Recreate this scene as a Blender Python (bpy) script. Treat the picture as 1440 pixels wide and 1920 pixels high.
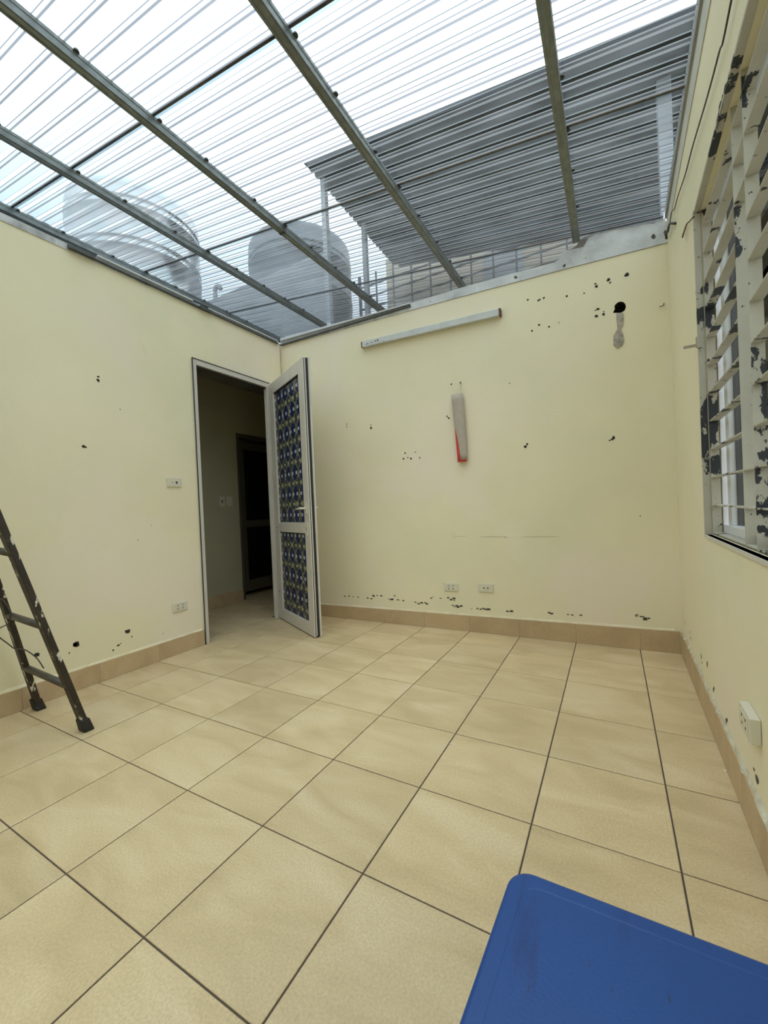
import bpy, bmesh, math, random
from mathutils import Vector, Matrix
random.seed(7)
R = math.radians
scene = bpy.context.scene
for o in list(bpy.data.objects): bpy.data.objects.remove(o)
COL = scene.collection

# ---------------------------------------------------------------- camera
cam_data = bpy.data.cameras.new('camera')
cam = bpy.data.objects.new('camera', cam_data); COL.objects.link(cam)
yaw, pitch, roll = -0.51143, -0.00963, -0.04417
fwd = Vector((math.sin(yaw)*math.cos(pitch), math.cos(yaw)*math.cos(pitch), math.sin(pitch)))
r0 = Vector((math.cos(yaw), -math.sin(yaw), 0)); u0 = r0.cross(fwd)
rr = r0*math.cos(roll) + u0*math.sin(roll); uu = -r0*math.sin(roll) + u0*math.cos(roll)
m = Matrix((rr, uu, -fwd)).transposed().to_4x4()
m.translation = Vector((-0.1346, -2.966, 1.0529))
cam.matrix_world = m
cam_data.sensor_fit = 'VERTICAL'; cam_data.sensor_height = 36.0
cam_data.lens = 762.87/1920*36.0
cam_data.clip_start = 0.02
scene.camera = cam

# ---------------------------------------------------------------- sky (overcast), exposure
scene.view_settings.view_transform = 'Standard'
scene.view_settings.look = 'None'
scene.view_settings.gamma = 1.0
scene.view_settings.use_curve_mapping = False
scene.view_settings.exposure = 1.42
SKY = 1.5
w = bpy.data.worlds.new('overcast_sky'); scene.world = w; w.use_nodes = True
nt = w.node_tree; nt.nodes.clear()
out = nt.nodes.new('ShaderNodeOutputWorld'); bg = nt.nodes.new('ShaderNodeBackground')
tc = nt.nodes.new('ShaderNodeTexCoord'); noi = nt.nodes.new('ShaderNodeTexNoise')
noi.inputs['Scale'].default_value = 1.6; noi.inputs['Detail'].default_value = 3
ramp = nt.nodes.new('ShaderNodeValToRGB')
ramp.color_ramp.elements[0].position = .35; ramp.color_ramp.elements[0].color = (.76, .90, .96, 1)
ramp.color_ramp.elements[1].position = .65; ramp.color_ramp.elements[1].color = (.98, .98, 1.0, 1)
sep = nt.nodes.new('ShaderNodeSeparateXYZ')
gnd = nt.nodes.new('ShaderNodeMapRange'); gnd.inputs[1].default_value = -.12; gnd.inputs[2].default_value = .02
mix = nt.nodes.new('ShaderNodeMixRGB'); mix.inputs[1].default_value = (.25, .26, .26, 1)
nt.links.new(tc.outputs['Generated'], noi.inputs['Vector']); nt.links.new(noi.outputs['Fac'], ramp.inputs['Fac'])
nt.links.new(tc.outputs['Generated'], sep.inputs[0]); nt.links.new(sep.outputs['Z'], gnd.inputs[0])
nt.links.new(gnd.outputs[0], mix.inputs[0]); nt.links.new(ramp.outputs[0], mix.inputs[2])
nt.links.new(mix.outputs[0], bg.inputs['Color'])
zen = nt.nodes.new('ShaderNodeMapRange'); zen.inputs[1].default_value = 0; zen.inputs[2].default_value = 1   # overcast sky: L = Lz*(1+2 sin h)/3
zen.inputs[3].default_value = SKY/3; zen.inputs[4].default_value = SKY
nt.links.new(sep.outputs['Z'], zen.inputs[0]); nt.links.new(zen.outputs[0], bg.inputs['Strength'])
nt.links.new(bg.outputs[0], out.inputs[0])

# ---------------------------------------------------------------- helpers
def tag(o, label=None, cat=None, group=None, kind=None):
    if label: o['label'] = label
    if cat: o['category'] = cat
    if group: o['group'] = group
    if kind: o['kind'] = kind
    return o
def empty(name, loc=(0, 0, 0), rz=0, parent=None):
    o = bpy.data.objects.new(name, None); COL.objects.link(o)
    o.location = loc; o.rotation_euler = (0, 0, rz); o.empty_display_size = .05
    if parent: o.parent = parent
    return o
def link(name, me, mat, parent=None, smooth=False):
    o = bpy.data.objects.new(name, me); COL.objects.link(o)
    if mat:
        for mm in (mat if isinstance(mat, (list, tuple)) else [mat]): me.materials.append(mm)
    if smooth:
        for p in me.polygons: p.use_smooth = True
    if parent: o.parent = parent
    return o
def obj(name, bm, mat, parent=None, smooth=False, bevel=0):
    me = bpy.data.meshes.new(name)
    bm.normal_update(); bm.to_mesh(me); bm.free()
    o = link(name, me, mat, parent, smooth)
    if bevel:
        b = o.modifiers.new('bevel', 'BEVEL'); b.width = bevel; b.segments = 2; b.limit_method = 'ANGLE'
    return o
def box(bm, x0, x1, y0, y1, z0, z1, f=None):
    vs = [(x, y, z) for x in (x0, x1) for y in (y0, y1) for z in (z0, z1)]
    V = [bm.verts.new(f(*v) if f else v) for v in vs]
    for q in ((0, 1, 3, 2), (4, 6, 7, 5), (0, 4, 5, 1), (2, 3, 7, 6), (0, 2, 6, 4), (1, 5, 7, 3)):
        bm.faces.new([V[i] for i in q])
    return V
def newbox(*a, f=None):
    bm = bmesh.new(); box(bm, *a, f=f); bmesh.ops.recalc_face_normals(bm, faces=bm.faces); return bm
def bar(bm, a, b, w_, h_, up=(0, 0, 1)):
    """box bar from a to b, width w_ sideways, h_ along up"""
    a = Vector(a); b = Vector(b); d = (b-a).normalized(); up = Vector(up)
    s = d.cross(up)
    if s.length < 1e-4: s = d.cross(Vector((1, 0, 0)))
    s.normalize(); t = s.cross(d).normalized()
    V = []
    for e in (a, b):
        for i, j in ((-1, -1), (1, -1), (1, 1), (-1, 1)):
            V.append(bm.verts.new(e + s*(i*w_/2) + t*(j*h_/2)))
    for q in ((3, 2, 1, 0), (4, 5, 6, 7), (0, 1, 5, 4), (1, 2, 6, 5), (2, 3, 7, 6), (3, 0, 4, 7)):
        bm.faces.new([V[i] for i in q])
def tube(bm, pts, r, n=8, r1=None):
    pts = [Vector(p) for p in pts]; rings = []
    for i, p in enumerate(pts):
        d = (pts[min(i+1, len(pts)-1)] - pts[max(i-1, 0)]).normalized()
        a = d.cross(Vector((0, 0, 1)));
        if a.length < .05: a = d.cross(Vector((1, 0, 0)))
        a.normalize(); b = d.cross(a)
        rad = r if r1 is None else r + (r1-r)*i/(len(pts)-1)
        rings.append([bm.verts.new(p + a*math.cos(2*math.pi*k/n)*rad + b*math.sin(2*math.pi*k/n)*rad) for k in range(n)])
    for i in range(len(rings)-1):
        for k in range(n):
            bm.faces.new((rings[i][k], rings[i][(k+1) % n], rings[i+1][(k+1) % n], rings[i+1][k]))
    bm.faces.new(rings[0][::-1]); bm.faces.new(rings[-1])
def disc_poly(bm, f, u, v, r, seed, d0=0.0, d1=.0015, n=8, el=1.0):
    rn = random.Random(seed); a0 = rn.random()*6
    top = [];
    for k in range(n):
        a = a0 + 2*math.pi*k/n; q = r*(.6+.6*rn.random())
        top.append(bm.verts.new(f(u+q*math.cos(a)*el, v+q*math.sin(a), d1)))
    c = bm.verts.new(f(u, v, d1))
    for k in range(n): bm.faces.new((top[k], top[(k+1) % n], c))
def plate(outline, holes, depth, f):
    """plate from (u,v) outline with holes; face at d=0 (room side), back at d=depth; f(u,v,d)->xyz"""
    bm = bmesh.new(); loops = []; edges = []
    for L in [outline]+holes:
        V = [bm.verts.new((p[0], p[1], 0)) for p in L]; loops.append(V)
        for i in range(len(V)): edges.append(bm.edges.new((V[i], V[(i+1) % len(V)])))
    bmesh.ops.triangle_fill(bm, edges=edges, use_beauty=True, use_dissolve=False)
    bm.verts.ensure_lookup_table()
    front = list(bm.faces); n0 = len(bm.verts)
    co = [v.co.copy() for v in bm.verts]
    mp = {v: bm.verts.new((v.co.x, v.co.y, 1)) for v in list(bm.verts)}
    for fc in front: bm.faces.new([mp[v] for v in reversed(fc.verts)])
    for L in loops:
        for i in range(len(L)):
            a, b = L[i], L[(i+1) % len(L)]
            bm.faces.new((a, b, mp[b], mp[a]))
    for v in bm.verts: v.co = Vector(f(v.co.x, v.co.y, v.co.z*depth))
    bmesh.ops.recalc_face_normals(bm, faces=bm.faces)
    return bm
# wall frames: (along, up, depth into wall; negative depth = towards the room)
def BW(u, v, d): return (u, .30+.02*(u+1)+d, v)
def LW(u, v, d): return (-3.09-d, u, v)
def RW(u, v, d): return (.24+.0155*(u-.29)+d, u, v)

# ---------------------------------------------------------------- materials
def mat(name, col, rough=.6, metal=0.0, noise=None, bump=None, extra=None, coord='Object'):
    """noise=(scale, amount) brightness mottling; bump=(scale,strength)"""
    m_ = bpy.data.materials.new(name); m_.use_nodes = True
    nt = m_.node_tree; b = nt.nodes['Principled BSDF']
    b.inputs['Roughness'].default_value = rough; b.inputs['Metallic'].default_value = metal
    b.inputs['Base Color'].default_value = (*col, 1)
    tc = nt.nodes.new('ShaderNodeTexCoord'); src = tc.outputs[coord]
    cur = None
    if noise:
        n = nt.nodes.new('ShaderNodeTexNoise'); n.inputs['Scale'].default_value = noise[0]; n.inputs['Detail'].default_value = 5
        nt.links.new(src, n.inputs['Vector'])
        mr = nt.nodes.new('ShaderNodeMapRange'); mr.inputs[1].default_value = .3; mr.inputs[2].default_value = .7
        mr.inputs[3].default_value = 1-noise[1]; mr.inputs[4].default_value = 1+noise[1]*.5
        nt.links.new(n.outputs['Fac'], mr.inputs[0])
        mx = nt.nodes.new('ShaderNodeVectorMath'); mx.operation = 'SCALE'; mx.inputs[0].default_value = col
        nt.links.new(mr.outputs[0], mx.inputs['Scale']); nt.links.new(mx.outputs[0], b.inputs['Base Color']); cur = mx.outputs[0]
    if bump:
        n2 = nt.nodes.new('ShaderNodeTexNoise'); n2.inputs['Scale'].default_value = bump[0]; n2.inputs['Detail'].default_value = 4
        nt.links.new(src, n2.inputs['Vector'])
        bp = nt.nodes.new('ShaderNodeBump'); bp.inputs['Strength'].default_value = bump[1]; bp.inputs['Distance'].default_value = .005
        nt.links.new(n2.outputs['Fac'], bp.inputs['Height']); nt.links.new(bp.outputs[0], b.inputs['Normal'])
    if extra: extra(nt, b, src, cur)
    return m_
def patches(color, scale, lo, hi, stretch=(1, 1, 1), seed=0.0, rough=None):
    """mix a second colour in by thresholded noise (stains, peeling, splashes)"""
    def f(nt, b, src, cur):
        mp = nt.nodes.new('ShaderNodeMapping'); mp.inputs['Scale'].default_value = stretch; mp.inputs['Location'].default_value = (seed, seed*1.7, seed*.3)
        nt.links.new(src, mp.inputs['Vector'])
        n = nt.nodes.new('ShaderNodeTexNoise'); n.inputs['Scale'].default_value = scale; n.inputs['Detail'].default_value = 6; n.inputs['Roughness'].default_value = .6
        nt.links.new(mp.outputs[0], n.inputs['Vector'])
        mr = nt.nodes.new('ShaderNodeMapRange'); mr.inputs[1].default_value = lo; mr.inputs[2].default_value = hi
        nt.links.new(n.outputs['Fac'], mr.inputs[0])
        mx = nt.nodes.new('ShaderNodeMixRGB'); mx.inputs[2].default_value = (*color, 1)
        if cur: nt.links.new(cur, mx.inputs[1])
        else: mx.inputs[1].default_value = b.inputs['Base Color'].default_value
        nt.links.new(mr.outputs[0], mx.inputs[0]); nt.links.new(mx.outputs[0], b.inputs['Base Color'])
        return mx.outputs[0]
    return f
def chain(*fs):
    def f(nt, b, src, cur):
        for g in fs: cur = g(nt, b, src, cur) or cur
    return f

WALLC = (.835, .76, .53)
M = {}
M['wall'] = mat('painted_plaster', WALLC, .75, noise=(1.3, .05), bump=(60, .12),
    extra=chain(patches((.85, .755, .60), .9, .50, .66, seed=3), patches((.77, .73, .51), 1.1, .54, .72, seed=9),
                patches((.60, .56, .38), 4.0, .70, .86, stretch=(1, 1, .5), seed=5)))
M['cement'] = mat('grey_white_cement', (.64, .65, .65), .85, noise=(9, .18), bump=(40, .5), extra=patches((.36, .37, .37), 5, .52, .66, seed=2))
M['mortar'] = mat('brown_mortar', (.25, .215, .185), .95, noise=(14, .3), bump=(50, .8))
M['hole'] = mat('dark_plug_hole', (.035, .03, .025), .9)
M['chip'] = mat('flaked_paint_edge', (.10, .095, .07), .9, noise=(60, .4))
M['grout'] = mat('dark_grout', (.10, .075, .06), .9)
M['steel'] = mat('galvanised_steel', (.235, .255, .25), .5, .55, noise=(22, .22), bump=(90, .1), extra=patches((.16, .175, .17), 8, .52, .68, stretch=(3, .5, 3)))
M['steel_dark'] = mat('dark_angle_steel', (.10, .105, .10), .6, .4, noise=(30, .3))
M['screw'] = mat('screw_washer', (.055, .06, .06), .6)
M['dirt'] = mat('lap_dirt', (.30, .235, .205), .9, noise=(30, .4))
M['alu'] = mat('painted_aluminium', (.63, .595, .525), .38, .0, noise=(6, .06))
M['gasket'] = mat('black_gasket', (.02, .018, .022), .5)
M['plastic_white'] = mat('white_plastic', (.68, .64, .51), .35)
M['socket_hole'] = mat('socket_hole', (.03, .03, .03), .6)
M['tube_body'] = mat('batten_enamel', (.58, .59, .57), .45, noise=(12, .1), extra=patches((.25, .22, .18), 30, .70, .78))
M['card'] = mat('beige_cardboard', (.46, .40, .325), .8, noise=(25, .08))
M['red'] = mat('red_paper', (.62, .06, .05), .6, noise=(15, .15))
M['string'] = mat('twine', (.62, .54, .36), .9)
M['wire'] = mat('dark_wire', (.04, .035, .03), .5)
M['rust'] = mat('rusty_iron', (.16, .09, .05), .85, noise=(40, .4))
M['ladder'] = mat('ladder_brown_steel', (.028, .019, .011), .55, .0, noise=(12, .4),
    extra=chain(patches((.055, .038, .022), 9, .55, .62, seed=4), patches((.62, .58, .47), 22, .60, .62, stretch=(1, 1, .35), seed=1)))
M['rung'] = mat('ladder_rung_metal', (.10, .088, .07), .45, .4, noise=(20, .3))
M['rubber'] = mat('black_rubber', (.02, .018, .016), .7, noise=(30, .5), extra=patches((.4, .38, .32), 40, .66, .70))
M['blue'] = mat('blue_plastic', (.010, .062, .255), .42, noise=(5, .10), bump=(160, .06),
    extra=chain(patches((.010, .040, .17), 6, .58, .76, stretch=(5, .8, 1), seed=6), patches((.02, .03, .08), 18, .68, .74, stretch=(7, 1, 1), seed=8)))
M['grille'] = mat('cream_grille_paint', (.50, .47, .38), .55, noise=(8, .1),
    extra=chain(patches((.030, .033, .038), 7, .575, .585, stretch=(1, 1, .6), seed=2), patches((.03, .03, .03), 38, .66, .67, seed=5)))
M['winwhite'] = mat('white_window_frame', (.72, .73, .74), .35)
M['canopy'] = mat('weathered_metal_sheet', (.045, .052, .060), .6, .25, noise=(2.5, .12), extra=patches((.085, .09, .09), 2.2, .55, .68, stretch=(.7, 3, 1), seed=3))
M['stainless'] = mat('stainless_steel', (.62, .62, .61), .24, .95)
M['stainless_dull'] = mat('dark_stainless_steel', (.17, .18, .19), .38, .85)  # darker, rougher steel for the second tank
M['greywall'] = mat('grey_render', (.55, .56, .57), .9, noise=(3, .1))
M['beige'] = mat('beige_render', (.78, .66, .49), .9, noise=(2, .08))
M['bars'] = mat('dark_iron_bars', (.06, .06, .065), .6)
M['slab'] = mat('roof_slab_cement', (.30, .30, .29), .9, noise=(3, .15))
M['hallwall'] = mat('hall_plaster_dimmed', (.50, .465, .31), .8, noise=(2, .05))  # same paint as the room, dim hall light put into a darker colour
M['darkglass'] = mat('dark_panel', (.006, .005, .005), .3)
M['hallframe'] = mat('brown_door_frame', (.10, .085, .06), .5)
M['pale'] = mat('pale_paint', (.62, .64, .66), .6)
M['debris'] = mat('white_crumb', (.75, .74, .7), .8)
M['bark'] = mat('bark', (.12, .10, .08), .9)
M['tape'] = mat('patch_plaster_tape', (.42, .38, .31), .9, noise=(30, .35), bump=(50, 1.0), extra=patches((.22, .19, .15), 22, .52, .62))

# tiles: per-object shade
def tile_mat(name, base, dark, light, rough):
    m_ = bpy.data.materials.new(name); m_.use_nodes = True; nt = m_.node_tree; b = nt.nodes['Principled BSDF']
    geo = nt.nodes.new('ShaderNodeNewGeometry'); oi = nt.nodes.new('ShaderNodeObjectInfo')
    mp = nt.nodes.new('ShaderNodeMapping'); mp.inputs['Scale'].default_value = (1, 2.6, 1.5); mp.inputs['Rotation'].default_value = (0, 0, .35)
    ad = nt.nodes.new('ShaderNodeVectorMath'); ad.operation = 'ADD'
    sc = nt.nodes.new('ShaderNodeVectorMath'); sc.operation = 'SCALE'; sc.inputs[0].default_value = (7, 5, 3)
    nt.links.new(oi.outputs['Random'], sc.inputs['Scale'])
    nt.links.new(geo.outputs['Position'], ad.inputs[0]); nt.links.new(sc.outputs[0], ad.inputs[1]); nt.links.new(ad.outputs[0], mp.inputs['Vector'])
    n = nt.nodes.new('ShaderNodeTexNoise'); n.inputs['Scale'].default_value = 2.6; n.inputs['Detail'].default_value = 6; n.inputs['Distortion'].default_value = .8
    nt.links.new(mp.outputs[0], n.inputs['Vector'])
    rp = nt.nodes.new('ShaderNodeValToRGB'); e = rp.color_ramp.elements
    e[0].position = .32; e[0].color = (*dark, 1); e[1].position = .68; e[1].color = (*light, 1); k = e.new(.5); k.color = (*base, 1)
    nt.links.new(n.outputs['Fac'], rp.inputs['Fac'])
    n2 = nt.nodes.new('ShaderNodeTexNoise'); n2.inputs['Scale'].default_value = 150; n2.inputs['Detail'].default_value = 2
    nt.links.new(geo.outputs['Position'], n2.inputs['Vector'])
    mr = nt.nodes.new('ShaderNodeMapRange'); mr.inputs[1].default_value = .3; mr.inputs[2].default_value = .7; mr.inputs[3].default_value = .88; mr.inputs[4].default_value = 1.08
    nt.links.new(n2.outputs['Fac'], mr.inputs[0])
    mr2 = nt.nodes.new('ShaderNodeMapRange'); mr2.inputs[3].default_value = .94; mr2.inputs[4].default_value = 1.05
    nt.links.new(oi.outputs['Random'], mr2.inputs[0])
    mu = nt.nodes.new('ShaderNodeMath'); mu.operation = 'MULTIPLY'; nt.links.new(mr.outputs[0], mu.inputs[0]); nt.links.new(mr2.outputs[0], mu.inputs[1])
    vs = nt.nodes.new('ShaderNodeVectorMath'); vs.operation = 'SCALE'; nt.links.new(rp.outputs[0], vs.inputs[0]); nt.links.new(mu.outputs[0], vs.inputs['Scale'])
    nt.links.new(vs.outputs[0], b.inputs['Base Color'])
    bp = nt.nodes.new('ShaderNodeBump'); bp.inputs['Strength'].default_value = .12; bp.inputs['Distance'].default_value = .002
    nt.links.new(n2.outputs['Fac'], bp.inputs['Height']); nt.links.new(bp.outputs[0], b.inputs['Normal'])
    b.inputs['Roughness'].default_value = rough
    return m_
M['tile'] = tile_mat('floor_tile', (.64, .485, .275), (.56, .42, .23), (.70, .55, .335), .42)
M['basetile'] = tile_mat('baseboard_tile', (.54, .39, .225), (.49, .35, .20), (.58, .43, .26), .45)

# clear corrugated sheet: crest, dusty valley and bent flanks tinted to stand in for refraction
def sheet_mat(name, tint, h0, h1, spec):
    m_ = bpy.data.materials.new(name); m_.use_nodes = True; nt = m_.node_tree; nt.nodes.clear()
    o = nt.nodes.new('ShaderNodeOutputMaterial')
    tr = nt.nodes.new('ShaderNodeBsdfTransparent')
    gl = nt.nodes.new('ShaderNodeBsdfGlossy'); gl.inputs['Roughness'].default_value = .10; gl.inputs['Color'].default_value = (.9, .93, .95, 1)
    lw = nt.nodes.new('ShaderNodeLayerWeight'); lw.inputs['Blend'].default_value = .5
    # absorption grows with the path length through the plastic: tint ** (1/cos)
    c1 = nt.nodes.new('ShaderNodeMath'); c1.operation = 'SUBTRACT'; c1.inputs[0].default_value = 1; nt.links.new(lw.outputs['Facing'], c1.inputs[1])
    c2 = nt.nodes.new('ShaderNodeMath'); c2.operation = 'MAXIMUM'; c2.inputs[1].default_value = .25; nt.links.new(c1.outputs[0], c2.inputs[0])
    c3 = nt.nodes.new('ShaderNodeMath'); c3.operation = 'DIVIDE'; c3.inputs[0].default_value = 1; nt.links.new(c2.outputs[0], c3.inputs[1])
    cc = nt.nodes.new('ShaderNodeCombineXYZ')
    for i_ in range(3):
        pw_ = nt.nodes.new('ShaderNodeMath'); pw_.operation = 'POWER'; pw_.inputs[0].default_value = tint[i_]; nt.links.new(c3.outputs[0], pw_.inputs[1]); nt.links.new(pw_.outputs[0], cc.inputs[i_])
    nt.links.new(cc.outputs[0], tr.inputs['Color'])
    pw = nt.nodes.new('ShaderNodeMath'); pw.operation = 'POWER'; pw.inputs[1].default_value = 5; nt.links.new(lw.outputs['Facing'], pw.inputs[0])
    ma = nt.nodes.new('ShaderNodeMath'); ma.operation = 'MULTIPLY_ADD'; ma.inputs[1].default_value = .75; ma.inputs[2].default_value = spec; nt.links.new(pw.outputs[0], ma.inputs[0])
    m1 = nt.nodes.new('ShaderNodeMixShader'); nt.links.new(ma.outputs[0], m1.inputs[0]); nt.links.new(tr.outputs[0], m1.inputs[1]); nt.links.new(gl.outputs[0], m1.inputs[2])
    tl = nt.nodes.new('ShaderNodeBsdfTranslucent'); tl.inputs['Color'].default_value = (.80, .84, .88, 1)
    tc = nt.nodes.new('ShaderNodeTexCoord'); n = nt.nodes.new('ShaderNodeTexNoise'); n.inputs['Scale'].default_value = 3; n.inputs['Detail'].default_value = 7
    mp = nt.nodes.new('ShaderNodeMapping'); mp.inputs['Scale'].default_value = (1, 3, 1); nt.links.new(tc.outputs['Object'], mp.inputs[0]); nt.links.new(mp.outputs[0], n.inputs['Vector'])
    mr = nt.nodes.new('ShaderNodeMapRange'); mr.inputs[1].default_value = .35; mr.inputs[2].default_value = .7; mr.inputs[3].default_value = h0; mr.inputs[4].default_value = h1
    nt.links.new(n.outputs['Fac'], mr.inputs[0])
    m2 = nt.nodes.new('ShaderNodeMixShader'); nt.links.new(mr.outputs[0], m2.inputs[0]); nt.links.new(m1.outputs[0], m2.inputs[1]); nt.links.new(tl.outputs[0], m2.inputs[2])
    nt.links.new(m2.outputs[0], o.inputs[0])
    return m_
M['valley'] = sheet_mat('clear_plastic_dusty_valley', (.64, .68, .70), .035, .08, .04)
M['crest'] = sheet_mat('clear_plastic_crest', (.79, .82, .835), .0, .01, .035)
M['flank'] = sheet_mat('clear_plastic_bent_flank', (.12, .12, .145), .24, .30, .10)  # dark tint and milky share paint in the refraction lines and glints

# printed film on the door panels: object coordinates of the panel (x along, z up)
def film_mat():
    m_ = bpy.data.materials.new('patterned_door_film'); m_.use_nodes = True; nt = m_.node_tree; b = nt.nodes['Principled BSDF']
    b.inputs['Roughness'].default_value = .3
    tc = nt.nodes.new('ShaderNodeTexCoord'); sp = nt.nodes.new('ShaderNodeSeparateXYZ'); nt.links.new(tc.outputs['Object'], sp.inputs[0])
    def mth(op, a, c=None, d=None):
        n = nt.nodes.new('ShaderNodeMath'); n.operation = op
        for i, v in enumerate((a, c, d)):
            if v is None: continue
            if isinstance(v, (int, float)): n.inputs[i].default_value = v
            else: nt.links.new(v, n.inputs[i])
        return n.outputs[0]
    X, Z = sp.outputs['X'], sp.outputs['Z']
    px, pz = .158, .186
    fx = mth('SUBTRACT', mth('FRACT', mth('DIVIDE', X, px)), .5); fz = mth('SUBTRACT', mth('FRACT', mth('DIVIDE', Z, pz)), .5)
    def ell(fx, fz, a, c):
        return mth('LESS_THAN', mth('ADD', mth('POWER', mth('ABSOLUTE', mth('DIVIDE', fx, a)), 2), mth('POWER', mth('ABSOLUTE', mth('DIVIDE', fz, c)), 2)), 1)
    oval = ell(fx, fz, .37, .38)
    fx2 = mth('SUBTRACT', mth('FRACT', mth('ADD', mth('DIVIDE', X, px), .5)), .5); fz2 = mth('SUBTRACT', mth('FRACT', mth('ADD', mth('DIVIDE', Z, pz), .5)), .5)
    oval2 = ell(fx2, fz2, .26, .26)
    sx = mth('SUBTRACT', mth('FRACT', mth('DIVIDE', X, px*.57)), .5)
    sq = mth('MULTIPLY', mth('LESS_THAN', mth('ABSOLUTE', sx), .2), mth('LESS_THAN', mth('ABSOLUTE', mth('ADD', fz, .02)), .075))
    sq2 = mth('MULTIPLY', mth('LESS_THAN', mth('ABSOLUTE', sx), .2), mth('LESS_THAN', mth('ABSOLUTE', fz2), .06))
    nz = nt.nodes.new('ShaderNodeTexNoise'); nz.inputs['Scale'].default_value = 35; nt.links.new(tc.outputs['Object'], nz.inputs['Vector'])
    rp = nt.nodes.new('ShaderNodeValToRGB'); rp.color_ramp.elements[0].position = .4; rp.color_ramp.elements[0].color = (.075, .085, .06, 1)
    rp.color_ramp.elements[1].position = .6; rp.color_ramp.elements[1].color = (.26, .25, .15, 1); nt.links.new(nz.outputs['Fac'], rp.inputs['Fac'])
    def mixc(fac, a, col):
        n = nt.nodes.new('ShaderNodeMixRGB'); nt.links.new(fac, n.inputs[0]); nt.links.new(a, n.inputs[1]); n.inputs[2].default_value = (*col, 1); return n.outputs[0]
    c = mixc(oval2, rp.outputs[0], (.045, .06, .075)); c = mixc(oval, c, (.010, .018, .085)); c = mixc(sq2, c, (.40, .38, .22)); c = mixc(sq, c, (.42, .46, .52))
    nt.links.new(c, b.inputs['Base Color'])
    return m_
M['film'] = film_mat()

# ---------------------------------------------------------------- floor
G = .4
floor = obj('floor', newbox(-3.19, .35, -4.75, .42, -.12, -.004), M['grout']); tag(floor, kind='structure')
tile_cache = {}
def tile(x0, x1, y0, y1, parent, dz=0.0, gx=.0026, gy=.0023):
    w_, h_ = x1-x0, y1-y0; key = (round(w_, 3), round(h_, 3))
    if key not in tile_cache:
        bm = bmesh.new(); a, c = w_/2-gx, h_/2-gy; b_ = .0022
        lo = [bm.verts.new((sx*a, sy*c, -.0040)) for sx, sy in ((-1, -1), (1, -1), (1, 1), (-1, 1))]
        mi = [bm.verts.new((sx*a, sy*c, -.0012)) for sx, sy in ((-1, -1), (1, -1), (1, 1), (-1, 1))]
        hi = [bm.verts.new((sx*(a-b_), sy*(c-b_), 0)) for sx, sy in ((-1, -1), (1, -1), (1, 1), (-1, 1))]
        for i in range(4):
            j = (i+1) % 4; bm.faces.new((lo[i], lo[j], mi[j], mi[i])); bm.faces.new((mi[i], mi[j], hi[j], hi[i]))
        bm.faces.new(hi)
        me = bpy.data.meshes.new('tile'); bm.to_mesh(me); bm.free(); me.materials.append(M['tile']); tile_cache[key] = me
    o = bpy.data.objects.new('tile', tile_cache[key]); COL.objects.link(o)
    o.location = ((x0+x1)/2, (y0+y1)/2, dz); o.parent = parent
    return o
xs = [-3.085] + [-G*k for k in range(7, -1, -1)] + [.246]
ys = [-4.6] + [-G*k for k in range(11, -1, -1)] + [.335]
for i in range(len(xs)-1):
    for j in range(len(ys)-1):
        tile(xs[i], xs[i+1], ys[j], ys[j+1], floor, dz=random.uniform(-.0006, .0003))

# ---------------------------------------------------------------- walls
pipe_hole = [(-.075, 2.384), (-.060, 2.399), (-.045, 2.405), (-.023, 2.398), (-.010, 2.380), (-.006, 2.355), (-.017, 2.334), (-.037, 2.325), (-.065, 2.333), (-.086, 2.337), (-.073, 2.363)]
back_top = [(.33, 2.705), (-.303, 2.727), (-.965, 2.745), (-1.532, 2.757), (-2.477, 2.772), (-3.19, 2.79)]
wb = obj('wall_back', plate([(-3.19, -.02), (.33, -.02)] + back_top, [pipe_hole], .12, BW), M['wall']); tag(wb, kind='structure')
ph = bmesh.new()
a = [ph.verts.new(BW(u, v, .002)) for u, v in [(-.045+(p[0]+.045)*.97, 2.364+(p[1]-2.364)*.97) for p in pipe_hole]]
b_ = [ph.verts.new(BW(u, v, .10)) for u, v in pipe_hole]
for i in range(len(a)): ph.faces.new((a[i], a[(i+1) % len(a)], b_[(i+1) % len(a)], b_[i]))
ph.faces.new(b_)
tag(obj('pipe_hole', ph, M['hole'], wb), 'ragged black pipe hole through the plaster')
# door opening in the left wall: y -.80 .. .055, z 0 .. 2.345
OY0, OY1, OZ = -.803, .058, 2.347
wl = obj('wall_left', plate([(-4.75, -.02), (OY0, -.02), (OY0, OZ), (OY1, OZ), (OY1, -.02), (.24, -.02), (.24, 2.79), (.24, 2.80), (-4.75, 2.80)], [], .05, LW), M['wall']); tag(wl, kind='structure')
WY0, WY1, WZ0, WZ1 = -2.35, -.69, .872, 2.292
wr = obj('wall_right', plate([(-4.75, -.02), (.34, -.02), (.34, 2.87), (-4.75, 2.87)], [[(WY0, WZ0), (WY1, WZ0), (WY1, WZ1), (WY0, WZ1)]], .115, RW), M['wall']); tag(wr, kind='structure')
wf = obj('wall_front', newbox(-3.19, .30, -4.75, -4.61, -.02, 2.80), M['wall']); tag(wf, kind='structure')

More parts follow.
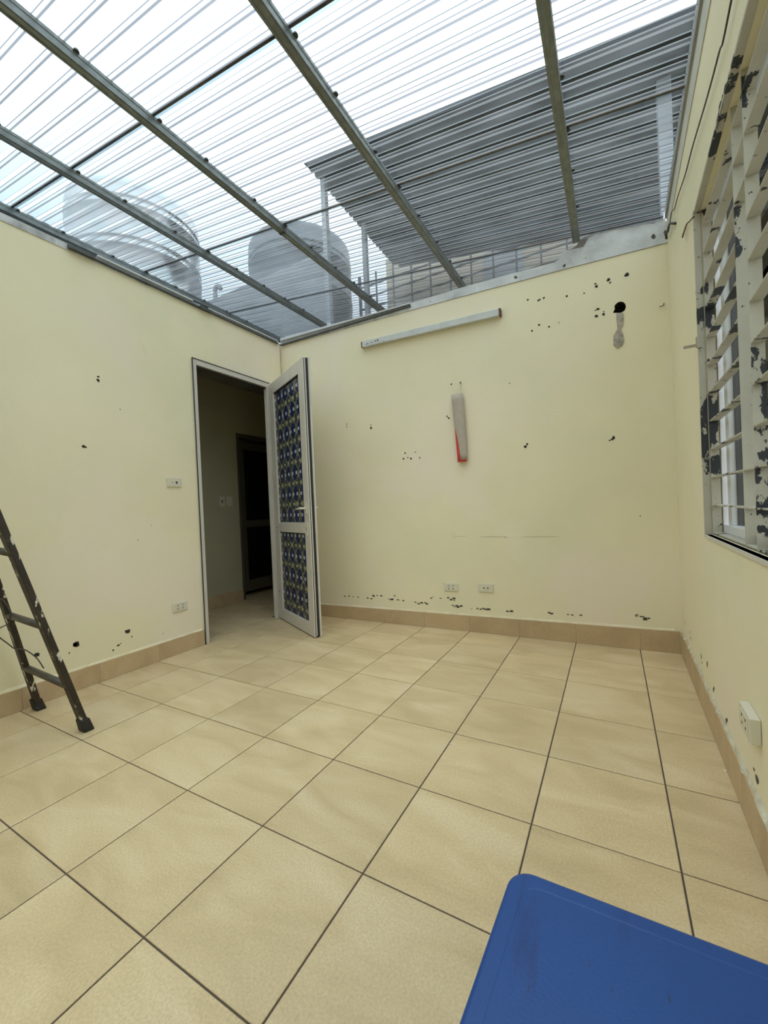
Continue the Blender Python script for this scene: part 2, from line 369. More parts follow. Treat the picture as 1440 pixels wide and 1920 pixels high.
# plaster marks: plug holes and flaked paint
def marks(name, parent, f, pts, m_, label=None):
    bm = bmesh.new()
    for i, p in enumerate(pts):
        u, v, r = p[:3]; el = p[3] if len(p) > 3 else 1
        disc_poly(bm, f, u, v, r, i*13+len(pts), d1=-.0012, el=el)
    o = obj(name, bm, m_, parent); o['kind'] = 'stuff'
    if label: o['label'] = label
    return o
bk = [(-2.318, 1.868, .007), (-2.318, 1.845, .006), (-2.053, 1.80, .012), (-2.055, 1.825, .006), (-1.719, 1.53, .009), (-1.694, 1.489, .006), (-1.737, 1.484, .009), (-1.664, 1.477, .009), (-1.62, 1.529, .006), (-1.581, 1.478, .008),
      (-1.268, 2.059, .007), (-1.317, 1.798, .008), (-1.304, 1.781, .009), (-.702, 1.476, .012), (-.686, 1.495, .010), (-.109, 1.475, .011), (-.119, 1.462, .010), (-.135, 1.458, .006),
      (-.64, 2.584, .008), (-.564, 2.559, .009), (-.555, 2.562, .007), (-.527, 2.565, .010), (-.372, 2.534, .008), (-.258, 2.523, .006), (-.185, 2.568, .008), (-.18, 2.548, .013, .7), (-.104, 2.572, .012), (-.095, 2.55, .008),
      (-.192, 2.383, .006), (-.174, 2.388, .011), (-.187, 2.341, .012), (-.143, 2.343, .010), (-.14, 2.36, .005), (-.568, 2.375, .010), (-.498, 2.343, .008), (-.618, 2.342, .008), (-.43, 2.357, .004), (.005, 2.575, .016),
      (-1.175, .19, .004), (-.80, 1.98, .005), (-.88, .78, .004), (.03, .92, .004)]
marks('plug_holes', wb, BW, bk, M['hole'], 'dark drilled plug holes')
rn = random.Random(3); fl = []
for u, v, n, sx in [(-1.86, .215, 7, .09), (-1.62, .205, 6, .07), (-1.31, .20, 9, .05), (-1.34, .25, 3, .03), (-1.08, .198, 9, .05), (-.86, .195, 4, .05), (-2.15, .21, 4, .08), (-2.35, .22, 4, .08), (-.55, .205, 3, .03), (.0, .235, 4, .03), (.05, .215, 5, .025), (-2.0, .245, 5, .15), (-1.45, .262, 6, .15), (-.40, .20, 3, .05)]:
    for k in range(n): fl.append((u+rn.uniform(-sx, sx), v+rn.uniform(-.008, .008), rn.uniform(.003, .008), 2.2))
marks('flaked_paint', wb, BW, fl, M['chip'], 'flaked paint above the baseboard')
lk = [(-1.506, 2.012, .008), (-1.507, 1.985, .012), (-1.612, 1.535, .012), (-1.60, 1.53, .006), (-1.71, .282, .020), (-1.715, .285, .013), (-1.405, .279, .015, 1.5), (-1.375, .232, .006), (-1.499, .18, .006), (-1.465, .203, .006, 2), (-1.45, .21, .004), (-1.911, .289, .014), (-1.377, 1.817, .004), (-1.15, .19, .004), (-1.75, .245, .005), (-1.30, .9, .004), (-1.2, 1.0, .003)]
marks('plug_holes', wl, LW, lk, M['hole'])
rk = [(.171, .245, .008), (.16, .262, .006), (-.059, .256, .012, .8), (-.07, .225, .008), (-.434, .242, .014, .7), (-.45, .215, .008), (-.60, .262, .016, .8), (-.735, .195, .010), (-.75, .21, .008), (-.981, .178, .014, .8), (-1.00, .19, .008), (-1.392, .197, .012, 1.6), (-1.36, .21, .006, 1.6), (-1.315, .275, .006), (-.30, 1.60, .004), (.12, 1.80, .006), (.1, 1.5, .005), (.06, 1.33, .003)]
marks('plug_holes', wr, RW, rk, M['chip'])
marks('scuff_line', wb, BW, [(-.98, .785, .004, 30), (-.62, .783, .003, 55), (-1.25, .79, .002, 40)], mat('faint_scuff', (.56, .52, .36), .8))
# patched strip below the pipe hole
tp = [(-.065, 2.330), (-.023, 2.322), (-.022, 2.285), (-.026, 2.238), (-.041, 2.214), (-.031, 2.18), (-.024, 2.13), (-.036, 2.100), (-.066, 2.085), (-.090, 2.115), (-.086, 2.18), (-.060, 2.222), (-.064, 2.27)]
bm = plate(tp, [], -.006, BW); tag(obj('plaster_patch', bm, M['tape'], wb, bevel=.002), 'brownish torn patch hanging below the pipe hole')

# cement band and mortar along the wall tops
cem_back = [(.243, 2.710), (-.303, 2.729), (-.965, 2.747), (-1.532, 2.759), (-2.477, 2.774), (-3.085, 2.790),
            (-3.085, 2.868), (-2.473, 2.849), (-1.988, 2.832), (-1.635, 2.821), (-1.108, 2.821), (-.75, 2.812), (-.442, 2.800), (-.412, 2.812), (-.413, 2.842), (-.375, 2.862), (-.31, 2.853), (-.25, 2.848), (-.217, 2.900), (-.157, 2.909), (-.069, 2.906), (.016, 2.894), (.115, 2.873), (.170, 2.858), (.195, 2.872), (.215, 2.860), (.243, 2.845)]
t1 = obj('trim_1', plate(cem_back, [], .115, lambda u, v, d: BW(u, v, d-.006)), M['cement']); tag(t1, kind='structure')
t1['label'] = 'rough grey white cement band along the top of the back wall'
marks('plug_holes', t1, lambda u, v, d: BW(u, v, d-.006), [(.165, 2.775, .018, .8), (-.38, 2.755, .012), (-.72, 2.775, .013), (-.24, 2.765, .005), (-1.04, 2.785, .004), (-1.42, 2.785, .005)], M['chip'])
brown = [(-.36, 2.85), (.23, 2.83), (.236, 2.885), (.153, 2.900), (-.011, 2.932), (-.12, 2.938), (-.186, 2.940), (-.262, 2.925), (-.30, 2.882), (-.36, 2.872)]
t2 = obj('trim_2', plate(brown, [], .05, lambda u, v, d: BW(u, v, d+.02)), M['mortar']); tag(t2, kind='structure')
t3 = obj('trim_3', plate([(-4.7, 2.742), (-1.65, 2.775), (.22, 2.79), (.22, 2.825), (-4.7, 2.803)], [], .08, lambda u, v, d: LW(u, v, d-.005)), M['cement']); tag(t3, kind='structure')
t4 = obj('trim_4', plate([(-4.7, 2.735), (-1.05, 2.73), (.29, 2.745), (.29, 2.885), (-4.7, 2.90)], [], .05, lambda u, v, d: RW(u, v, d-.004)), mat('pale_plaster_band', (.58, .57, .50), .8, noise=(4, .1))); tag(t4, kind='structure')

# baseboards made of tiles
def baseboard(name, f, u0, u1, h0, h1, cuts, zt=None):
    root = empty(name); tag(root, kind='structure')
    cuts = [u0]+sorted(c for c in cuts if u0+.02 < c < u1-.02)+[u1]
    for k in range(len(cuts)-1):
        a, b = cuts[k]+.0012, cuts[k+1]-.0012
        H = lambda u: h0+(h1-h0)*(u-u0)/(u1-u0)
        bm = bmesh.new()
        box(bm, a, b, 0, 1, 0, 1, f=lambda u, q, v: f(u, v*H(u), -.0105+q*.0100))
        bmesh.ops.recalc_face_normals(bm, faces=bm.faces)
        obj('baseboard_tile', bm, M['basetile'], root, bevel=.0015)
    bm = bmesh.new(); box(bm, u0, u1, 0, 1, 0, 1, f=lambda u, q, v: f(u, v*(h0+(h1-h0)*(u-u0)/(u1-u0)-.003), -.0075+q*.006)); bmesh.ops.recalc_face_normals(bm, faces=bm.faces)
    obj('joint_filler', bm, mat(name+'_grout', (.55, .5, .38), .9), root)
    return root
gridx = [-G*k for k in range(0, 9)]
baseboard('baseboard_back', BW, -3.075, .2285, .112, .148, [x+.003 for x in gridx])
baseboard('baseboard_left', LW, -4.58, OY0-.002, .135, .122, [-G*k+.01 for k in range(0, 12)])
baseboard('baseboard_right', RW, -4.58, .285, .125, .152, [-.40, -1.25, -2.1, -2.9, -3.7])
# ragged plaster lip on the baseboards
def lip(name, f, u0, u1, h0, h1, m_, parent, seed, dp=.011):
    rn = random.Random(seed); bm = bmesh.new(); N = int((u1-u0)/.035); rows = []
    for i in range(N+1):
        u = u0+(u1-u0)*i/N; h = h0+(h1-h0)*i/N; d = dp*(rn.random()*.8+.2)
        rows.append([bm.verts.new(f(u, h-.001, 0)), bm.verts.new(f(u, h-.001+rn.uniform(-.004, .002), -d)), bm.verts.new(f(u, h+.003+rn.random()*.003, -d*.7)), bm.verts.new(f(u, h+.012+rn.random()*.006, 0))])
    for i in range(N):
        for k in range(3): bm.faces.new((rows[i][k], rows[i+1][k], rows[i+1][k+1], rows[i][k+1]))
    bmesh.ops.recalc_face_normals(bm, faces=bm.faces)
    return obj(name, bm, m_, parent)
lip('plaster_lip', RW, -4.5, .25, .126, .153, mat('whitish_plaster_lip', (.60, .56, .42), .9, noise=(30, .25)), wr, 5, .015)
lip('plaster_lip', BW, -3.0, .20, .113, .149, M['wall'], wb, 6, .006)
lip('plaster_lip', LW, -4.5, OY0-.02, .136, .123, M['wall'], wl, 8, .008)

# ---------------------------------------------------------------- roof
CX, CZ = -.1346, 1.0529
def zs(x): return CZ+1.862-.12*(x-CX)        # underside of the sheets
ceiling = empty('ceiling'); tag(ceiling, kind='structure')
SX0, SX1 = -3.93, .2205
pitch_ = .097
def profile(y0, n):
    """trapezoid ribs across y from y0; n ribs"""
    P = []
    for k in range(n):
        y = y0+k*pitch_
        P += [(y, 0), (y+.0455, 0), (y+.0505, .011), (y+.0755, .011), (y+.0785, .0075), (y+.0920, .0075)]
    P.append((y0+n*pitch_, 0)); P.append((y0+n*pitch_+.024, .0))
    return P
seams = [-4.55, -3.58, -2.61, -1.64, -.67, .30]
for si, ys_ in enumerate(seams):
    bm = bmesh.new(); P = profile(ys_-.002, 10)
    lift = .0022*(si % 2)+.0006
    nx = 5; cols = []
    for i in range(nx):
        x = SX0+(SX1-SX0)*i/(nx-1); cols.append([bm.verts.new((x, y, zs(x)+z+lift)) for y, z in P])
    for i in range(nx-1):
        for k in range(len(P)-1): bm.faces.new((cols[i][k], cols[i+1][k], cols[i+1][k+1], cols[i][k+1]))
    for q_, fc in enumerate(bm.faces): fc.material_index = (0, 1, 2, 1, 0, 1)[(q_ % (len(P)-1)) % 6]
    obj('roof_sheet', bm, [M['valley'], M['flank'], M['crest']], ceiling)
    if si:
        bm = bmesh.new(); bar(bm, (SX0, ys_+.004, zs(SX0)+.004), (SX1, ys_+.004, zs(SX1)+.004), .013, .004)
        obj('lap_seam', bm, M['dirt'], ceiling)
# purlins (lipped channels lying on their side, lips facing the room)
def purlin(x, y0, y1, label):
    z1 = zs(x+.022)-.001; zb = z1-.052; w_ = .046
    root = empty('roof_beam', (x, y1, zb)); tag(root, label, 'beam', 'galvanised roof beams under the clear sheets')
    bm = bmesh.new(); L = y1-y0
    prof = [(0, 0), (w_, 0), (w_, .016), (w_-.003, .018), (w_-.003, .034), (w_, .036), (w_, .052), (0, .052)]
    A = [bm.verts.new((px, -L, pz)) for px, pz in prof]; B = [bm.verts.new((px, 0, pz)) for px, pz in prof]
    for i in range(len(A)): j = (i+1) % len(A); bm.faces.new((A[i], A[j], B[j], B[i]))
    bm.faces.new(A[::-1]); bm.faces.new(B); bmesh.ops.recalc_face_normals(bm, faces=bm.faces)
    obj('channel', bm, M['steel'], root)
    bm = bmesh.new(); box(bm, .006, .012, -L, -.002, -.003, .0); box(bm, .034, .040, -L, -.002, -.003, .0)
    obj('lip', bm, M['steel'], root)
    for y in [-4.28, -3.9, -3.6, -3.26, -2.93, -2.6, -2.3, -1.99, -1.605, -1.32, -.949, -.65, -.36, -.03, .26, .55]:
        if y < y1-.05:
            bm = bmesh.new()
            bmesh.ops.create_cone(bm, cap_ends=True, segments=8, radius1=.013, radius2=.009, depth=.010, matrix=Matrix.Translation((w_+.004, y-y1, .050)))
            obj('screw', bm, M['screw'], root)
    return root
purlin(-3.922, -4.7, 1.18, 'far left galvanised roof beam beyond the left wall under the sheet ends')
purlin(-3.052, -4.7, 1.18, 'galvanised roof beam nearest the left wall')
b2 = purlin(-2.205, -4.7, 1.18, 'second galvanised roof beam from the left with a dark joint band')
purlin(-1.272, -4.7, 1.18, 'third galvanised roof beam from the left above the tube light fitting')
purlin(-.317, -4.7, .287, 'short roof beam near the window wall with its cut end at the cement band')
bm = newbox(-.002, .05, -.012, .012, -.003, .05); jb = obj('joint_band', bm, M['steel_dark'], b2); jb.location = (0, -.66-1.18, 0)
# dark blocks standing in for the shadow gap under the outer sheet ends
bm = bmesh.new(); k = 0; y = -4.6
while y < 1.2:
    box(bm, -3.94, -3.90, y+.055, y+.095, zs(-3.92)+.000, zs(-3.92)+.016); y += .097
o = obj('shadow_gap_blocks', bm, M['screw'], ceiling); o['kind'] = 'stuff'
# flashing along the right wall
bm = bmesh.new(); box(bm, -4.6, .28, -.010, .0, 2.845, 2.905, f=lambda u, d, v: RW(u, v, d-.004)); bmesh.ops.recalc_face_normals(bm, faces=bm.faces)
tag(obj('trim_5', bm, mat('dull_flashing', (.34, .34, .32), .7, noise=(8, .2))), kind='structure')

# angle steel strips on the walls below the roof
t = empty('steel_angle', (-3.09, -.6, 2.80)); tag(t, 'dark steel angle bolted along the top of the left wall', 'steel angle')
bm = newbox(.006, .022, -.98, .80, -.014, -.006); obj('flange', bm, M['steel_dark'], t)
bm = newbox(.006, .010, -.98, .80, -.014, .008); obj('web', bm, M['steel'], t)
bm = newbox(.006, .034, -1.05, -.90, -.018, .006); obj('end_bracket', bm, M['steel_dark'], t)
bm = newbox(.006, .034, -.11, -.0, -.018, .004); obj('end_bracket', bm, M['steel_dark'], t)
t = empty('white_conduit', (-3.09, -.6, 2.81)); tag(t, 'thin white conduit above the steel angle on the left wall', 'conduit')
bm = newbox(.006, .020, -.88, -.17, .006, .018); obj('conduit_run', bm, M['pale'], t, bevel=.002)
bm = newbox(.006, .018, -.02, .80, .003, .014); obj('conduit_run', bm, M['pale'], t, bevel=.002)
t = empty('steel_angle', (-1.62, BW(-1.62, 0, 0)[1], 2.80)); tag(t, 'dark steel angle along the top of the back wall ending right of the second beam', 'steel angle')
def BT(u, v, d): p = BW(u, v, d); q = t.location; return (p[0]-q.x, p[1]-q.y, p[2]-q.z)
bm = bmesh.new(); box(bm, -3.07, -1.60, -.024, -.007, 0, 1, f=lambda u, d, v: BT(u, 2.787+(-.018 if u < -3 else 0)+v*.012+(0.0 if u > -2 else .012), d)); bmesh.ops.recalc_face_normals(bm, faces=bm.faces)
obj('flange', bm, M['steel_dark'], t)
bm = bmesh.new(); box(bm, -3.07, -1.60, -.030, -.007, 0, 1, f=lambda u, d, v: BT(u, 2.806+v*.010+(.020 if u < -2 else 0), d)); bmesh.ops.recalc_face_normals(bm, faces=bm.faces)
tag(obj('web', bm, M['pale'], t), 'paler upper flange')

# ---------------------------------------------------------------- door frame and open leaf
dr = empty('door_1', (-3.09, -.4, 0)); tag(dr, kind='structure')
dr['label'] = 'white aluminium frame of the open doorway in the left wall'
def DF(x0, x1, y0, y1, z0, z1, name, m_='alu', bev=.003):
    bm = newbox(x0+3.09, x1+3.09, y0+.4, y1+.4, z0, z1); return obj(name, bm, M[m_], dr, bevel=bev)
DF(-3.122, -3.078, -.802, -.764, 0, 2.345, 'jamb'); DF(-3.122, -3.078, .020, .057, 0, 2.345, 'jamb')
DF(-3.122, -3.078, -.764, .020, 2.300, 2.345, 'head')
DF(-3.110, -3.100, -.764, -.752, 0, 2.288, 'gasket', 'gasket', 0); DF(-3.110, -3.100, -.752, .02, 2.288, 2.300, 'gasket', 'gasket', 0)
DF(-3.078, -3.073, -.806, -.799, 0, 2.350, 'jamb_seal', 'gasket', 0); DF(-3.078, -3.074, -.80, .056, 2.344, 2.350, 'head_seal', 'gasket', 0)

H = Vector((-3.076, .042)); F = Vector((-2.31, -.345)); ang = math.atan2((F-H).y, (F-H).x)
LWD = (F-H).length
leaf = empty('door_leaf', (H.x, H.y, .008), ang); tag(leaf, 'open white aluminium door leaf with blue patterned panels', 'door')
LH = 2.315; TH = .046
# local: x along leaf, +y = face away from camera? front face (room side seen) at y=-0, thickness towards +y
def LF(name, x0, x1, y0, y1, z0, z1, m_='alu', bev=.0025, parent=leaf):
    return obj(name, newbox(x0, x1, y0, y1, z0, z1), M[m_], parent, bevel=bev)
LF('stile', 0, .112, 0, TH, 0, LH); LF('stile', .748, LWD-.014, 0, TH, 0, LH)
LF('top_rail', .112, .748, 0, TH, 2.208, LH); LF('middle_rail', .112, .748, 0, TH, .860, .944); LF('bottom_rail', .112, .748, 0, TH, 0, .100)
for z0, z1, nm in ((.944, 2.208, 'upper_panel'), (.100, .860, 'lower_panel')):
    pn = LF(nm, .106, .754, .014, .026, z0-.006, z1+.006, 'film', 0); tag(pn, 'blue and olive patterned film panel')
    for a_ in ((.112, .120, z0, z1), (.740, .748, z0, z1)): LF('glazing_bead', a_[0], a_[1], .004, .014, a_[2], a_[3], 'alu', .001)
    LF('glazing_bead', .120, .740, .004, .014, z0, z0+.008, 'alu', .001); LF('glazing_bead', .120, .740, .004, .014, z1-.008, z1, 'gasket', 0)
# edge profile
LF('edge_channel', LWD-.014, LWD-.006, .008, .016, .01, LH-.003, 'gasket', 0); LF('edge_channel', LWD-.014, LWD-.004, .016, .026, .01, LH-.003, 'alu', .001)
LF('edge_channel', LWD-.014, LWD-.008, .026, .050, .0, LH+.002, 'gasket', 0)
LF('edge_lip', LWD-.014, LWD+.006, .048, .062, .0, LH+.006, 'alu', .001)
LF('edge_lip', LWD-.014, LWD-.001, .0, .008, .0, LH, 'alu', .001)
LF('back_skin', .0, LWD-.02, .046, .052, 0, LH, 'alu', .001)
LF('bottom_seal', .0, LWD-.02, .004, .040, -.006, 0, 'gasket', 0)
# handles
for sgn, y0 in ((-1, 0), (1, .054)):
    hb = bmesh.new(); x = .803
    ya, yb = (y0-.008, y0) if sgn < 0 else (y0, y0+.008)
    box(hb, x-.014, x+.014, ya, yb, 1.025, 1.115)
    bmesh.ops.recalc_face_normals(hb, faces=hb.faces)
    pl_ = obj('handle_plate', hb, M['plastic_white'], leaf, bevel=.003)
    hb = bmesh.new(); yy = y0+sgn*.04
    tube(hb, [(x, y0+sgn*.004, 1.072), (x, yy, 1.072)], .009, 10)
    tube(hb, [(x+.006, yy, 1.072), (x-.05, yy+sgn*.003, 1.073), (x-.125, yy+sgn*.002, 1.068)], .010, 10, .008)
    tag(obj('lever_handle', hb, M['plastic_white'], leaf, smooth=True), 'white lever handle')
LF('lock_plate', .789, .817, -.007, 0, .84, .955, 'plastic_white', .003); LF('keyhole', .800, .806, -.0082, -.007, .885, .912, 'socket_hole', 0)
for z in (1.30, .90, .27):
    bm = bmesh.new(); bmesh.ops.create_cone(bm, cap_ends=True, segments=8, radius1=.005, radius2=.005, depth=.004, matrix=Matrix.Translation((.045, -.001, z)) @ Matrix.Rotation(R(90), 4, 'X')); obj('screw', bm, M['socket_hole'], leaf)
for z in (.25, 1.15, 2.05):
    bm = bmesh.new(); tube(bm, [(-.008, -.006, z), (-.008, -.006, z+.09)], .008, 10); obj('hinge', bm, M['alu'], leaf, smooth=True)

# ---------------------------------------------------------------- hallway behind the doorway
hall_floor = obj('floor_hall', newbox(-5.6, -3.19, -1.6, 2.6, -.12, -.004), M['grout']); tag(hall_floor, kind='structure')
hx = [-4.4, -4.0, -3.6, -3.2, -3.085]; hy = [-.8, -.4, 0, .4, .8, 1.2, 1.6]
for i in range(len(hx)-1):
    for j in range(len(hy)-1):
        if hx[i] > -3.3 and (hy[j] < -.81 or hy[j] >= 0.0): continue
        y1_ = hy[j+1]
        tile(hx[i], hx[i+1], hy[j], y1_, hall_floor, dz=-.0015)
tile(-3.2, -3.085, 0, .056, hall_floor, dz=-.0016)
hw = empty('wall_hall'); tag(hw, kind='structure')
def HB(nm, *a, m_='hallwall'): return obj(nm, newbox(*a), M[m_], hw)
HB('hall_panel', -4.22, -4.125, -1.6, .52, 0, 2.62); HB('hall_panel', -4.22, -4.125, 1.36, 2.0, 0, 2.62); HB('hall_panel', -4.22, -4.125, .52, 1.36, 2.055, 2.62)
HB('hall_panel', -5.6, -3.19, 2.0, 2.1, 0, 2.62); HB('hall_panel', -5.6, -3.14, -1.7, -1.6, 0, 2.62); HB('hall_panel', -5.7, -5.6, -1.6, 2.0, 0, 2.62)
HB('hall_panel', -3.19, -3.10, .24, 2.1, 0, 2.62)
hs = obj('ceiling_hall', newbox(-7.6, -3.14, -4.75, 5.2, 2.62, 2.80), M['slab']); tag(hs, kind='structure')
bb = empty('baseboard_hall'); tag(bb, kind='structure')
for a_, c_ in ((-1.5, -.8), (-.8, -.4), (-.4, 0), (0, .4), (.4, .518)):
    obj('baseboard_tile', newbox(-4.125, -4.115, a_+.001, c_-.001, 0, .135), M['basetile'], bb)
d2 = empty('door_2', (-4.2, .94, 0)); tag(d2, kind='structure'); d2['label'] = 'dark inner doorway at the end of the dim hallway'
def D2(nm, x0, x1, y0, y1, z0, z1, m_='hallframe'): return obj(nm, newbox(x0+4.2, x1+4.2, y0-.94, y1-.94, z0, z1), M[m_], d2, bevel=.002)
D2('jamb', -4.22, -4.118, .52, .555, 0, 2.05); D2('jamb', -4.22, -4.118, 1.325, 1.36, 0, 2.05); D2('head', -4.22, -4.118, .555, 1.325, 2.0, 2.05)
for a_ in ((.66, .74), (1.22, 1.30)): D2('stile', -4.29, -4.25, a_[0], a_[1], .06, 1.99)
for a_ in ((.06, .20), (.88, .97), (1.89, 1.99)): D2('rail', -4.29, -4.25, .74, 1.22, a_[0], a_[1])
D2('panel', -4.28, -4.265, .74, 1.22, .20, 1.89, 'darkglass')
def plate_device(root, f, w_, h_, holes, slots=(), th=.010):
    """a wall plate centred on the root; f maps local (u,v,d) to local xyz"""
    bm = bmesh.new(); box(bm, -w_/2, w_/2, -th, -.0005, -h_/2, h_/2, f=lambda u, d, v: f(u, v, d)); bmesh.ops.recalc_face_normals(bm, faces=bm.faces)
    obj('plate', bm, M['plastic_white'], root, bevel=.003)
    bm = bmesh.new(); box(bm, -w_/2+.022, w_/2-.022, -th-.0015, -th, -h_/2+.012, h_/2-.012, f=lambda u, d, v: f(u, v, d)); bmesh.ops.recalc_face_normals(bm, faces=bm.faces)
    obj('insert', bm, M['plastic_white'], root)
    for u, v, rx, rz in holes:
        bm = bmesh.new(); n = 8
        vs = [bm.verts.new(f(u+rx*math.cos(2*math.pi*k/n), v+rz*math.sin(2*math.pi*k/n), -th-.0022)) for k in range(n)]
        vb = [bm.verts.new(f(u+rx*math.cos(2*math.pi*k/n), v+rz*math.sin(2*math.pi*k/n), -th)) for k in range(n)]
        bm.faces.new(vs)
        for k in range(n): bm.faces.new((vs[k], vs[(k+1) % n], vb[(k+1) % n], vb[k]))
        obj('pin_hole', bm, M['socket_hole'], root)
fb = lambda u, v, d: (u, d+.02*u, v); fl_ = lambda u, v, d: (-d, u, v); fr = lambda u, v, d: (d+.0155*u, u, v)
four = [(-.020, .012, .004, .005), (-.020, -.012, .004, .005), (.020, .012, .004, .005), (.020, -.012, .004, .005)]
def dev(name, wallf, localf, u, v, label, cat, holes, w_=.122, h_=.070, group=None, th=.010):
    r = empty(name, wallf(u, v, 0)); tag(r, label, cat, group); plate_device(r, localf, w_, h_, holes, th=th); return r
dev('power_socket', BW, fb, -1.343, .362, 'left white power socket with four pin holes low on the back wall', 'socket', four, group='power sockets low on the walls')
dev('power_socket', BW, fb, -1.050, .370, 'right white power socket with two pin holes low on the back wall', 'socket', [(-.014, 0, .006, .006), (.018, 0, .006, .006)], group='power sockets low on the walls')
dev('power_socket', LW, fl_, -1.008, .359, 'white power socket low on the left wall beside the doorway', 'socket', four, group='power sockets low on the walls')
dev('power_socket', RW, fr, -1.395, .367, 'thick white power socket low on the right wall under the window', 'socket', four, w_=.125, h_=.075, group='power sockets low on the walls', th=.026)
dev('light_switch', LW, fl_, -1.007, 1.322, 'white switch plate with one dark button left of the doorway', 'switch', [(.018, 0, .009, .010), (-.016, 0, .004, .003)], w_=.120)
dev('hall_switch', lambda u, v, d: (-4.125, u, v), fl_, .268, 1.213, 'dim switch plate with a black slot on the hallway wall', 'switch', [(.0, .0, .008, .022)], w_=.075, h_=.12)
dev('hall_blank_plate', lambda u, v, d: (-4.125, u, v), fl_, .375, 1.213, 'dim blank plate beside the hallway switch', 'wall plate', [], w_=.085, h_=.115)

# ---------------------------------------------------------------- tube light batten
tl = empty('tube_light_fitting', BW(-1.467, 2.545, 0)); tag(tl, 'long pale grey tube light fitting without its tube high on the back wall', 'light fitting')
ends = [(-2.098, 2.563), (-.836, 2.531)]
def TB(u, v, d): p = BW(u, v, d); q = tl.location; return (p[0]-q.x, p[1]-q.y, p[2]-q.z)
def tz(u): return ends[0][1]+(ends[1][1]-ends[0][1])*(u-ends[0][0])/(ends[1][0]-ends[0][0])
def tbox(nm, u0, u1, d0, d1, v0, v1, m_, bev=.002):
    bm = bmesh.new(); box(bm, u0, u1, d0, d1, v0, v1, f=lambda u, d, v: TB(u, tz(u)+v, d)); bmesh.ops.recalc_face_normals(bm, faces=bm.faces); return obj(nm, bm, M[m_], tl, bevel=bev)
tbox('housing', -2.085, -.85, -.042, -.0005, -.026, .026, 'tube_body')
tbox('end_cap', -2.098, -2.085, -.040, -.0005, -.025, .025, 'rust'); tbox('end_cap', -.85, -.836, -.044, -.0005, -.028, .028, 'rust')
tbox('cable_stub', -1.56, -1.545, -.008, -.0005, .026, .040, 'wire', 0); tbox('cable_stub', -1.04, -1.015, -.012, -.0005, .026, .040, 'rust', 0)
bm = bmesh.new()
for u, v, r_, el in [(-2.03, -.006, .003, 6), (-1.985, -.004, .003, 4), (-1.945, .002, .006, 1), (-1.92, .004, .007, 1), (-1.86, -.018, .004, 1)]:
    disc_poly(bm, lambda a_, c_, d: TB(a_, tz(a_)+c_, -.0428), u, v, r_, 5, el=el)
o = obj('scuff_marks', bm, M['hole'], tl); o['kind'] = 'stuff'

# ---------------------------------------------------------------- rolled calendar on its nail
pr = empty('paper_roll', BW(-1.19, 1.70, 0)); tag(pr, 'rolled beige card with red inner side hanging from a nail on the back wall', 'paper roll')
def PB(u, v, d): p = BW(u, v, d); q = pr.location; return (p[0]-q.x, p[1]-q.y, p[2]-q.z)
def curl(z0, z1, edge, u_off, m_, name, r_=1.0, a0=-10, a1=190, thick=.0015, rad=(.048, .040)):
    bm = bmesh.new(); rows = []
    N = 12; K = 14
    for i in range(N+1):
        t_ = i/N; v = z0+(z1-z0)*t_; L = edge(t_)
        row = []
        for k in range(K+1):
            s = k/K; a_ = R(a0+(a1-a0)*s)
            c = (L[0]+L[1])/2; hw_ = (L[1]-L[0])/2
            row.append(bm.verts.new(PB(c+hw_*math.cos(a_)*r_, v, -.006-rad[1]*r_*max(0, .45+math.sin(a_)*.75))))
        rows.append(row)
    for i in range(N):
        for k in range(K): bm.faces.new((rows[i][k], rows[i+1][k], rows[i+1][k+1], rows[i][k+1]))
    o = obj(name, bm, M[m_], pr, smooth=True)
    so = o.modifiers.new('thickness', 'SOLIDIFY'); so.thickness = thick
    return o
TOPZ, BOTZ = 1.957, 1.418
curl(TOPZ, BOTZ, lambda t_: (-1.262+.050*t_**1.5, -1.166+.014*t_), 0, 'card', 'outer_sheet')
curl(TOPZ-.01, BOTZ-.016, lambda t_: (-1.260+.026*t_, -1.176+.018*t_), 0, 'red', 'inner_sheet', r_=.93)
bm = bmesh.new(); tube(bm, [PB(-1.188, 1.93, -.03), PB(-1.186, 1.99, -.012), PB(-1.188, 2.052, -.008)], .0022, 6); obj('hanging_string', bm, M['string'], pr)
nl = bmesh.new(); q = BW(-1.188, 2.055, 0); tube(nl, [q, (q[0], q[1]-.018, q[2])], .005, 6)
tag(obj('nail', nl, M['wire']), 'dark nail holding the string of the rolled card', 'nail')

# hooks, pegs and wires
def curve_obj(name, pts, r_, m_, label=None, cat=None, group=None, parent=None, sm=True):
    bm = bmesh.new(); tube(bm, pts, r_, 6); o = obj(name, bm, M[m_], parent, smooth=sm)
    if label: tag(o, label, cat, group)
    return o
def smoothpts(P, n=5):
    P = [Vector(p) for p in P]; Q = []
    for i in range(len(P)-1):
        p0 = P[max(i-1, 0)]; p1 = P[i]; p2 = P[i+1]; p3 = P[min(i+2, len(P)-1)]
        for k in range(n):
            t_ = k/n; Q.append(.5*((2*p1)+(-p0+p2)*t_+(2*p0-5*p1+4*p2-p3)*t_*t_+(-p0+3*p1-3*p2+p3)*t_**3))
    Q.append(P[-1]); return Q
q = BW(.195, 2.312, 0)
curve_obj('wall_hook', smoothpts([(q[0]-.012, q[1]-.008, q[2]-.006), (q[0]-.004, q[1]-.018, q[2]-.012), (q[0]+.008, q[1]-.016, q[2]-.008), (q[0]+.013, q[1]-.003, q[2]+.010)]), .0028, 'rust', 'small dark hook on the back wall near the corner', 'hook')
